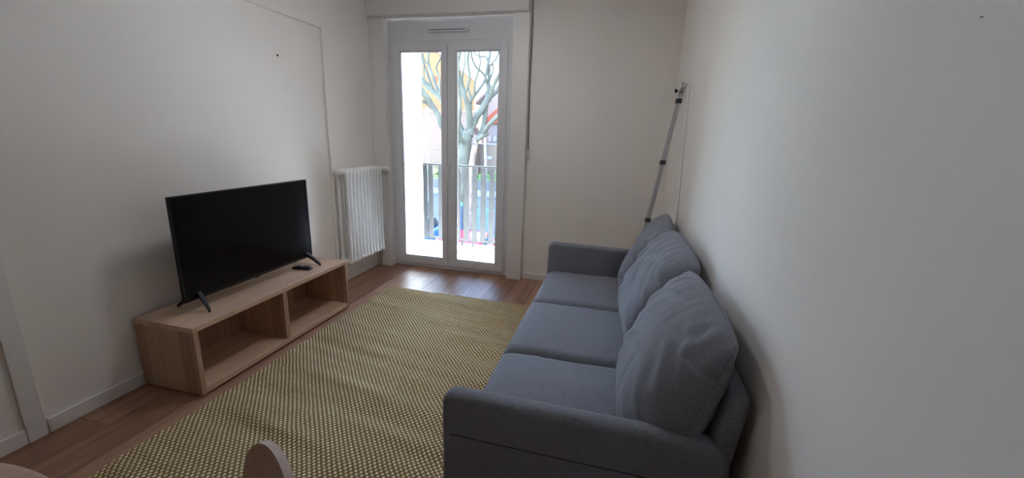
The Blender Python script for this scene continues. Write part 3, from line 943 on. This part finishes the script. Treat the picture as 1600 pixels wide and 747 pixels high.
box((XR + 0.152, YB - 0.15, -0.23), (4.0, YO, 2.66), ext)
link('wall_exterior', ext, MAT['render_white'], label='pale mass of the apartment building around the room', cat='building', kind='structure')

RLY = 4.80
rl = empty('balcony_railing', (-1.8, RLY, 0.0), 'grey balcony railing of flat upright slats', 'railing')
slats = [(-2.360, -2.294), (-2.283, -2.221), (-2.147, -2.089)]
xx = -1.922
while xx < 0.6:
    slats.append((xx, xx + 0.060)); xx += 0.108
for k in range(4):
    slats.append((-2.500 - 0.108 * k, -2.440 - 0.108 * k))
slats.append((-2.035, -1.975))
s0 = None
for a, b_ in slats:
    if s0 is None:
        w0 = b_ - a
        s0 = link('slat', box((a, RLY - 0.006, 0.070), (b_, RLY + 0.006, 0.985), bevel=0.002, seg=1), MAT['railing'], rl); sx0 = a
    else:
        c = dup(s0, (a - sx0 + (b_ - a - w0) / 2, 0, 0))
link('top_rail', box((-2.85, RLY + 0.006, 0.985), (0.62, RLY + 0.036, 1.003), bevel=0.002), MAT['railing'], rl)
link('bottom_rail', box((-2.85, RLY + 0.0065, 0.062), (0.62, RLY + 0.030, 0.085), bevel=0.002), MAT['railing'], rl)
for px_ in (-2.42, -1.84, -1.70, -0.6):
    link('foot_post', box((px_ - 0.012, RLY + 0.008, -0.012), (px_ + 0.012, RLY + 0.030, 0.063), bevel=0.002), MAT['railing'], rl)
    link('foot_plate', box((px_ - 0.03, RLY - 0.02, -0.0125), (px_ + 0.03, RLY + 0.045, -0.004)), MAT['railing'], rl)

# ------------------------------------------------------------------ street
GZ = -3.2
link('street_road', box((-70, 16.2, GZ - 0.2), (30, 29.2, GZ)), MAT['asphalt'], label='grey asphalt road beyond the balcony', cat='road', kind='structure')
link('low_bounce_ground', box((-70, YO, GZ - 0.2), (30, 11.6, GZ + 0.02)), MAT['low_bounce'], label='unseen dark ground added below the balcony to cut bounced light', cat='garden bed', kind='structure')  # unseen ground, made dark so less sunlight bounces up
pv = box((-70, 11.6, GZ - 0.2), (30, 16.2, GZ + 0.02))
box((-70, 29.2, GZ - 0.2), (30, 90, GZ + 0.02), pv)
link('street_pavement', pv, MAT['pavement'], label='pale pavement on both sides of the road', cat='pavement', kind='structure')
link('kerb_strip', box((-70, 28.6, GZ), (30, 29.2, GZ + 0.16)), MAT['kerb'], label='dark kerb along the far side of the road', cat='kerb', kind='structure')
link('garden_wall', box((-40, 33.0, GZ + 0.02), (5, 33.3, GZ + 0.78)), MAT['dark_wall'], label='low dark stone garden wall across the road', cat='wall')
hb = bmesh.new()
for k in range(420):
    x = -30 + 28 * random.random()
    r = 0.16 + 0.16 * random.random()
    z = GZ + 0.78 + 0.12 + random.random() * (0.35 + 0.55 * abs(noise.noise(Vector((x * 0.35, 2, 0)))))
    b2 = bmesh.new()
    bmesh.ops.create_icosphere(b2, subdivisions=1, radius=r)
    for v in b2.verts:
        v.co = v.co * (0.7 + 0.6 * random.random()) + Vector((x, 33.85 + 0.5 * random.random(), z))
    merge(hb, b2)
box((-30, 33.42, GZ + 0.02), (-2, 34.4, GZ + 0.95), hb)
link('hedge', hb, MAT['hedge'], label='uneven green hedge behind the dark garden wall', cat='hedge', kind='stuff')

def lamp_post(name, px, py_top, py_mid, y, r, label, head):
    t, m = at_y(px, py_top, y), at_y(px + 1.5, py_mid, y)
    o = empty(name, (m.x, y, GZ), label, 'lamp post' if head else 'post')
    link('pole', tube([(m.x, y, GZ), (m.x, y, m.z), (t.x, y, t.z)], [r * 1.3, r, r * 0.9], 10), MAT['lamp_grey'], o, smooth=True, angle=50)
    link('base', tube([(m.x, y, GZ), (m.x, y, GZ + 0.5)], r * 1.7, 10), MAT['lamp_grey'], o, smooth=True, angle=50)
    if head:
        link('lamp_head', tube([(t.x, y, t.z - 0.15), (t.x, y, t.z), (t.x, y, t.z + 0.14), (t.x, y, t.z + 0.20)], [0.08, 0.19, 0.17, 0.05], 12), MAT['light_lens'], o, smooth=True, angle=50)
        link('cross_arm', tube([(t.x - 0.38, y, t.z + 0.0), (t.x + 0.38, y, t.z + 0.0)], 0.02, 8), MAT['lamp_grey'], o)
    else:
        link('cap', tube([(t.x, y, t.z - 0.02), (t.x, y, t.z + 0.05)], [r, r * 0.4], 10), MAT['lamp_grey'], o)
lamp_post('street_lamp', 668, 174, 252, 26.0, 0.050, 'slim grey street lamp left of the tree', True)
lamp_post('street_post', 757.5, 205, 252, 27.0, 0.085, 'plain grey post right of the tree', False)

# teal fence at the near side of the road
FY = 17.5
tf = empty('street_fence', (-6.4, FY, GZ), 'thin teal metal fence beside the road', 'fence')
link('fence_rail', box((-7.3, FY - 0.02, -1.93), (-4.2, FY + 0.02, -1.885)), MAT['teal'], tf)
link('fence_rail', box((-7.3, FY - 0.02, GZ + 0.12), (-4.2, FY + 0.02, GZ + 0.165)), MAT['teal'], tf)
fx = -7.28
b0 = None
while fx < -4.2:
    if b0 is None:
        b0 = link('fence_bar', box((fx, FY - 0.012, GZ + 0.02), (fx + 0.025, FY + 0.012, -1.93)), MAT['teal'], tf); fx0 = fx
    else:
        dup(b0, (fx - fx0, 0, 0))
    fx += 0.145
p1, p2 = at_y(720, 318, 15.0), at_y(720, 363, 15.0)
bo = empty('street_bollard', (p1.x, 15.0, GZ), 'dark blue post standing in front of the teal fence', 'bollard')
link('shaft', tube([(p1.x, 15.0, GZ + 0.3), (p1.x, 15.0, p1.z - 0.08)], 0.075, 12), MAT['navy'], bo, smooth=True, angle=50)
link('top_cap', tube([(p1.x, 15.0, p1.z - 0.09), (p1.x, 15.0, p1.z), (p1.x, 15.0, p1.z + 0.05)], [0.085, 0.085, 0.04], 12), MAT['teal'], bo, smooth=True, angle=50)
link('base', tube([(p1.x, 15.0, GZ + 0.02), (p1.x, 15.0, GZ + 0.32)], [0.13, 0.10], 12), MAT['lamp_grey'], bo, smooth=True, angle=50)

def car(name, loc, yaw, mat, label):
    """small hatchback: body with wheel arches' line, cabin, windows, lamps, wheels; local +X is forwards"""
    m = Matrix.Translation(loc) @ Matrix.Rotation(yaw, 4, 'Z')
    o = empty(name, loc, label, 'car', 'parked cars')
    def P(profile, half, mat_, nm, parent=o, bevel=0.04):
        b = prism(profile, 'y', -half, half, bevel=bevel, seg=3)
        bmesh.ops.transform(b, matrix=m, verts=b.verts)
        return link(nm, b, mat_, parent, smooth=True, angle=45)
    body_ = P([(-1.95, 0.30), (1.90, 0.28), (2.0, 0.45), (1.98, 0.62), (1.70, 0.78), (0.95, 0.90), (-1.80, 0.93), (-1.98, 0.80), (-2.0, 0.45)], 0.86, mat, 'body', bevel=0.09)
    P([(1.02, 0.88), (0.25, 1.38), (-0.10, 1.45), (-1.10, 1.45), (-1.50, 1.38), (-1.86, 0.90)], 0.74, mat, 'cabin', bevel=0.12)
    P([(0.80, 0.95), (0.22, 1.33), (-1.15, 1.36), (-1.50, 0.96)], 0.752, MAT['car_glass'], 'side_window', bevel=0.01)
    for nm, prof_ in (('windscreen', [(0.98, 0.93), (0.30, 1.375), (0.31, 1.39), (1.01, 0.94)]), ('rear_window', [(-1.80, 1.0), (-1.545, 1.36), (-1.56, 1.375), (-1.82, 1.01)])):
        P(prof_, 0.62, MAT['car_glass'], nm, bevel=0.0)
    for wx in (1.25, -1.22):
        for s in (-1, 1):
            b = tube([(wx, s * 0.70, 0.31), (wx, s * 0.87, 0.31)], 0.31, 20)
            bmesh.ops.transform(b, matrix=m, verts=b.verts)
            w = link('wheel', b, MAT['tyre'], o, smooth=True, angle=50)
            b = tube([(wx, s * 0.86, 0.31), (wx, s * 0.885, 0.31)], 0.19, 16)
            bmesh.ops.transform(b, matrix=m, verts=b.verts)
            link('hub_cap', b, MAT['lamp_grey'], w, smooth=True, angle=50)
    for s in (-1, 1):
        for ex, mt in ((1.93, MAT['light_lens']), (-1.96, MAT['red'])):
            b = box((ex - 0.06, s * 0.62 - 0.15, 0.60), (ex + 0.05, s * 0.62 + 0.15, 0.72), bevel=0.02)
            bmesh.ops.transform(b, matrix=m, verts=b.verts)
            link('lamp', b, mt, body_)
    b = box((-2.03, -0.26, 0.45), (-1.98, 0.26, 0.56), bevel=0.005)
    bmesh.ops.transform(b, matrix=m, verts=b.verts)
    link('number_plate', b, MAT['light_lens'], body_)
    return o
car('parked_car', Vector((-4.75, 12.75, GZ + 0.02)), math.radians(100), MAT['red'], 'red car parked below the balcony railing')
car('parked_car', Vector((-7.55, 14.6, GZ + 0.02)), math.radians(95), MAT['blue'], 'blue car parked to the left of the red car')

# ------------------------------------------------------------------ plane tree
TYD = 16.3
tree = empty('plane_tree', (at_y(719, 330, TYD).x, TYD, GZ + 0.02), 'bare plane tree with pale mottled trunk in front of the orange building', 'tree')
PXM = TYD * 1.06 / F_PX               # metres per pixel at the tree
def limb(name, pix, rpx, dy0=0.0, dy1=0.0, ground=False, mat='bark'):
    pts, n = [], len(pix)
    for i, (px, py) in enumerate(pix):
        yy = TYD + dy0 + (dy1 - dy0) * i / (n - 1)
        pts.append(at_y(px, py, yy))
    if ground:
        pts.insert(0, Vector((pts[0].x - 0.02, pts[0].y, GZ + 0.02)))
        rpx = [rpx[0] * 1.35] + list(rpx)
    sp = smooth_path(pts, 4)
    rr = []
    for i in range(len(sp)):
        t = i / 4
        k = min(int(t), len(rpx) - 2)
        f_ = t - k
        base = (rpx[k] * (1 - f_) + rpx[k + 1] * f_) * PXM
        rr.append(base * (1 + 0.16 * noise.noise(Vector((i * 0.9, px, py)))))
    link(name, tube(sp, rr, 10), MAT[mat], tree, smooth=True, angle=70)
limb('trunk', [(719, 330), (721, 275), (724, 245), (728, 222), (731, 205)], [10, 9.8, 10, 9, 6.5], ground=True)
limb('side_stem', [(735, 290), (738, 250), (742, 228), (745, 212)], [4.5, 5, 5, 4.0], -0.1, 0.1, ground=True, mat='ivy_bark')
B = 'branch'
limb(B, [(722, 232), (708, 212), (698, 206), (690, 197), (683, 178), (674, 163), (666, 151), (657, 139), (640, 122)], [7, 6, 5, 4.2, 4, 4.2, 4.5, 4.2, 3], 0, -1.0)
limb(B, [(728, 222), (712, 185), (698, 166), (690, 156), (683, 148), (670, 137), (658, 126), (640, 112)], [6, 5, 4.6, 4.2, 4, 4, 3.6, 3], 0.2, 1.2)
limb(B, [(690, 185), (676, 170), (665, 160), (656, 158), (642, 150)], [2.6, 2.8, 2.6, 2.2, 2], -0.4, -0.8)
limb(B, [(688, 153), (681, 134), (674, 114), (670, 103), (669, 86), (672, 60)], [2.8, 2.6, 2.4, 2.2, 1.8, 1.2], 0.6, 0.9)
limb(B, [(676, 140), (667, 114), (661, 98), (658, 87), (654, 66)], [2.3, 2.1, 2, 1.8, 1.2], 0.8, 1.1)
limb(B, [(687, 150), (687, 124), (681.5, 105), (689, 89), (694, 66)], [1.8, 1.6, 1.4, 1.3, 1], 0.6, 0.2)
limb(B, [(674, 137), (666, 128), (659, 121), (648, 108)], [1.4, 1.3, 1.2, 1], 0.9, 0.5)
limb(B, [(668, 140), (662, 118), (663, 96), (659, 84)], [1.2, 1.1, 1, 0.8], 1.0, 0.7)
limb(B, [(670, 104), (664, 94), (661, 86), (662, 70)], [1, 0.9, 0.8, 0.6], 0.9, 0.9)
limb(B, [(730, 215), (734, 193), (732, 173), (728, 155), (721, 137), (717, 121), (715, 97), (719, 80), (724, 55)], [6.5, 5.2, 4.4, 4, 3.6, 3.4, 3, 2.6, 2], 0.1, -0.6)
limb(B, [(727, 146), (722, 123.5), (726, 101), (726, 84), (722, 60)], [1.8, 1.6, 1.5, 1.3, 1], -0.2, 0.4)
limb(B, [(728, 144), (734, 121), (731, 101), (732, 84), (736, 60)], [2.0, 2.0, 2.2, 1.8, 1.2], -0.2, -0.8)
limb(B, [(734, 190), (736, 158), (732, 140), (730, 128)], [2.2, 1.9, 1.6, 1.1], 0.2, 0.6)
limb(B, [(734.5, 162), (741, 145), (742.5, 129), (748, 110), (750.5, 97), (748.5, 84), (745, 62)], [2.0, 1.8, 1.6, 1.5, 1.4, 1.2, 0.9], 0.1, -0.5)
limb(B, [(736, 156), (744, 146), (756, 129), (759, 118), (763, 97), (766, 82), (768, 60)], [2.4, 2.4, 2.4, 2.2, 2.4, 2.0, 1.4], 0.1, 1.0)
limb(B, [(733, 212), (739, 194), (752, 172), (761, 156), (764, 140), (761, 126)], [6.5, 5.6, 5, 4.6, 4.2, 3.2], 0.0, 0.8)
limb(B, [(762, 132), (758, 120), (752, 112), (744, 105), (738, 92), (735, 74)], [2.2, 2, 1.9, 1.8, 1.6, 1.2], 0.7, -0.2)
limb(B, [(763, 136), (764, 118), (762.5, 97), (758, 88), (752, 89), (743, 85), (736, 72)], [2.6, 2.4, 2.0, 1.6, 1.4, 1.2, 1], 0.8, 0.5)
limb(B, [(765, 126), (770.5, 108), (769, 98), (774.5, 93), (779, 82), (785, 64)], [1.6, 1.5, 1.5, 1.5, 1.4, 1], 0.8, 0.3)
limb(B, [(765, 112), (766, 102), (772, 96)], [1.6, 1.5, 1.3], 0.7, 0.4)
limb(B, [(764, 158), (768, 142), (775, 126), (782, 114), (794, 96)], [3.4, 3.2, 3, 2.8, 2], 0.6, 0.0)
limb(B, [(763, 156), (769, 149), (777, 141), (784, 130), (798, 118)], [3.2, 3.2, 3.2, 3, 2.4], 0.6, 1.4)
limb(B, [(741, 228), (746, 217), (751, 208), (756, 193), (758.5, 173), (761, 158)], [4.6, 4.4, 4.4, 4, 3.6, 3.2], 0.0, 0.7)
limb(B, [(745, 218), (754, 212), (762, 207)], [4.4, 4.2, 3.6], 0.0, 0.0)
limb(B, [(755, 210), (761, 199), (768, 191), (780, 179), (796, 164)], [3.6, 3.4, 3.2, 3, 2.4], 0.0, -0.8)
limb(B, [(726, 224), (721, 218), (716, 208), (717, 193), (719, 160), (715, 128), (709, 96)], [3.2, 2.8, 2.6, 2.6, 2.4, 2.2, 1.6], -0.2, -1.2)

# ------------------------------------------------------------------ houses across the street
OY = 40.0
def X_at(px, py, y): return at_y(px, py, y).x
ob = empty('orange_building', (X_at(700, 200, OY), OY, GZ), 'tall orange rendered building with a sloping roof edge behind the tree', 'building')
c1, c2 = at_y(742, 128, OY), at_y(712, 105, OY)
slope = (c2.z - c1.z) / (c1.x - c2.x)
apx = c1.x - 9.0
TURN = Matrix.Translation((c1.x, OY, 0)) @ Matrix.Shear('XZ', 4, (-0.40, 0.0)) @ Matrix.Translation((-c1.x, -OY, 0))      # its side wall runs back at an angle
def turned(b):
    bmesh.ops.transform(b, matrix=TURN, verts=b.verts)
    return b
prof_o = [(c1.x, GZ + 0.02), (c1.x, c1.z), (apx, c1.z + 9.0 * slope), (apx - 1.2, c1.z + 7.8 * slope), (apx - 1.2, GZ + 0.02)]
link('wall', turned(prism(prof_o, 'y', OY, OY + 12)), MAT['orange'], ob)
for s in (1, -1):
    b = bmesh.new()
    e0 = Vector((apx, 0, c1.z + 9.0 * slope)); e1 = Vector((apx + (9.12 if s > 0 else -1.3), 0, c1.z - 0.12 * slope if s > 0 else c1.z + 7.7 * slope))
    prism([(e0.x, e0.z), (e1.x, e1.z), (e1.x, e1.z + 0.10), (e0.x, e0.z + 0.10)], 'y', OY - 0.12, OY + 12.1, b)
    link('roof_slope', turned(b), MAT['pink'], ob)
wc = at_y(681, 123, OY)
w_ = link('window', turned(box((wc.x - 0.16, OY - 0.04, wc.z - 0.22), (wc.x + 0.16, OY + 0.02, wc.z + 0.22))), MAT['roof_tile'], ob)
link('pane', turned(box((wc.x - 0.11, OY - 0.05, wc.z - 0.17), (wc.x + 0.11, OY - 0.035, wc.z + 0.17))), MAT['roof_tile'], w_)
# lower pink wing in front of it
WY = 35.0
p0 = at_y(742, 176, WY); p3 = at_y(655, 174, WY)
pw = empty('pink_wing', ((p0.x + p3.x) / 2, WY, GZ), 'low pink rendered wing in front of the orange building', 'building')
link('wall', box((p0.x - 16, WY, GZ + 0.02), (p0.x, WY + 1.1, p0.z)), MAT['pink'], pw)
link('coping', box((p0.x - 16.1, WY - 0.08, p0.z), (p0.x + 0.1, WY + 1.15, p0.z + 0.12)), MAT['cream'], pw)
zb = at_y(690, 232, WY).z
link('string_course', box((p0.x - 16, WY - 0.05, zb), (p0.x, WY, zb + 0.10)), MAT['cream'], pw)

# white house with red roof on the right
HY = 42.0
h0, h1 = at_y(752, 190, HY), at_y(790, 190, HY)
hs = empty('white_house', ((h0.x + h1.x) / 2, HY, GZ), 'white house with a red tiled roof on the right behind the tree', 'house')
zt = at_y(765, 193, HY).z
zr = at_y(780, 168, HY).z
link('wall', box((h0.x, HY, GZ + 0.02), (h1.x + 6, HY + 6, zt)), MAT['house_white'], hs)
rx0 = at_y(755, 191, HY).x
rp = [(rx0 - 0.2, zt), (rx0 + 9.5, zt), (rx0 + 9.5, zr + 0.9), (at_y(780, 168, HY).x, zr)]
link('roof', prism(rp, 'y', HY - 0.3, HY + 0.6), MAT['roof_tile'], hs)
for px_ in (765.5, 773.5):
    c = at_y(px_, 217, HY)
    w_ = link('window', box((c.x - 0.20, HY - 0.06, c.z - 0.30), (c.x + 0.20, HY + 0.02, c.z + 0.30)), MAT['house_white'], hs)
    for s in (-1, 1):
        link('pane', box((c.x + s * 0.09 - 0.075, HY - 0.07, c.z - 0.26), (c.x + s * 0.09 + 0.075, HY - 0.055, c.z + 0.26)), MAT['shutter_far'], w_)
zl = at_y(765, 226, HY).z
link('ledge', box((h0.x, HY - 0.25, zl - 0.12), (h1.x + 6, HY, zl)), MAT['house_white'], hs)
# unseen block added on the right to keep the sun off the street
tbk = empty('shade_block', (7.2, 35.0, GZ), 'tall plain block added out of view to shade the street', 'building', kind='structure')
link('wall', box((2.5, 11.2, GZ + 0.02), (12.0, 60.0, 27.0)), MAT['cream'], tbk)
link('roof', box((2.3, 11.0, 27.0), (12.2, 60.2, 27.3)), MAT['eave'], tbk)
# taller pale house behind, its eave showing between the branches
KY = 50.0
k0, k1 = at_y(757, 160, KY), at_y(800, 160, KY)
kh = empty('pale_house', ((k0.x + k1.x) / 2, KY, GZ), 'pale gabled house with a dark eave behind the red roof', 'house')
ke = at_y(745, 164, KY); kr = at_y(770, 140, KY)
link('wall', prism([(k0.x, GZ + 0.02), (k0.x, at_y(757, 158, KY).z), (kr.x, kr.z), (k1.x + 3, kr.z), (k1.x + 3, GZ + 0.02)], 'y', KY, KY + 8), MAT['house_white'], kh)
link('eave', prism([(ke.x, ke.z), (kr.x, kr.z + 0.05), (kr.x, kr.z + 0.40), (ke.x, ke.z + 0.30)], 'y', KY - 0.6, KY + 8), MAT['eave'], kh)
# cream garden building in front of the white house
GY = 37.0
g0, g1 = at_y(744, 230, GY), at_y(795, 230, GY)
gz = at_y(765, 227, GY).z
gb = empty('cream_outbuilding', ((g0.x + g1.x) / 2, GY, GZ), 'low cream outbuilding under the white house windows', 'building')
link('wall', box((g0.x, GY, GZ + 0.02), (g1.x + 5, GY + 3, gz)), MAT['cream'], gb)
link('coping', box((g0.x - 0.08, GY - 0.06, gz), (g1.x + 5, GY + 3, gz + 0.10)), MAT['house_white'], gb)
c = at_y(765, 246.5, GY)
w_ = link('window', box((c.x - 0.20, GY - 0.04, c.z - 0.14), (c.x + 0.20, GY + 0.02, c.z + 0.14)), MAT['shutter_far'], gb)
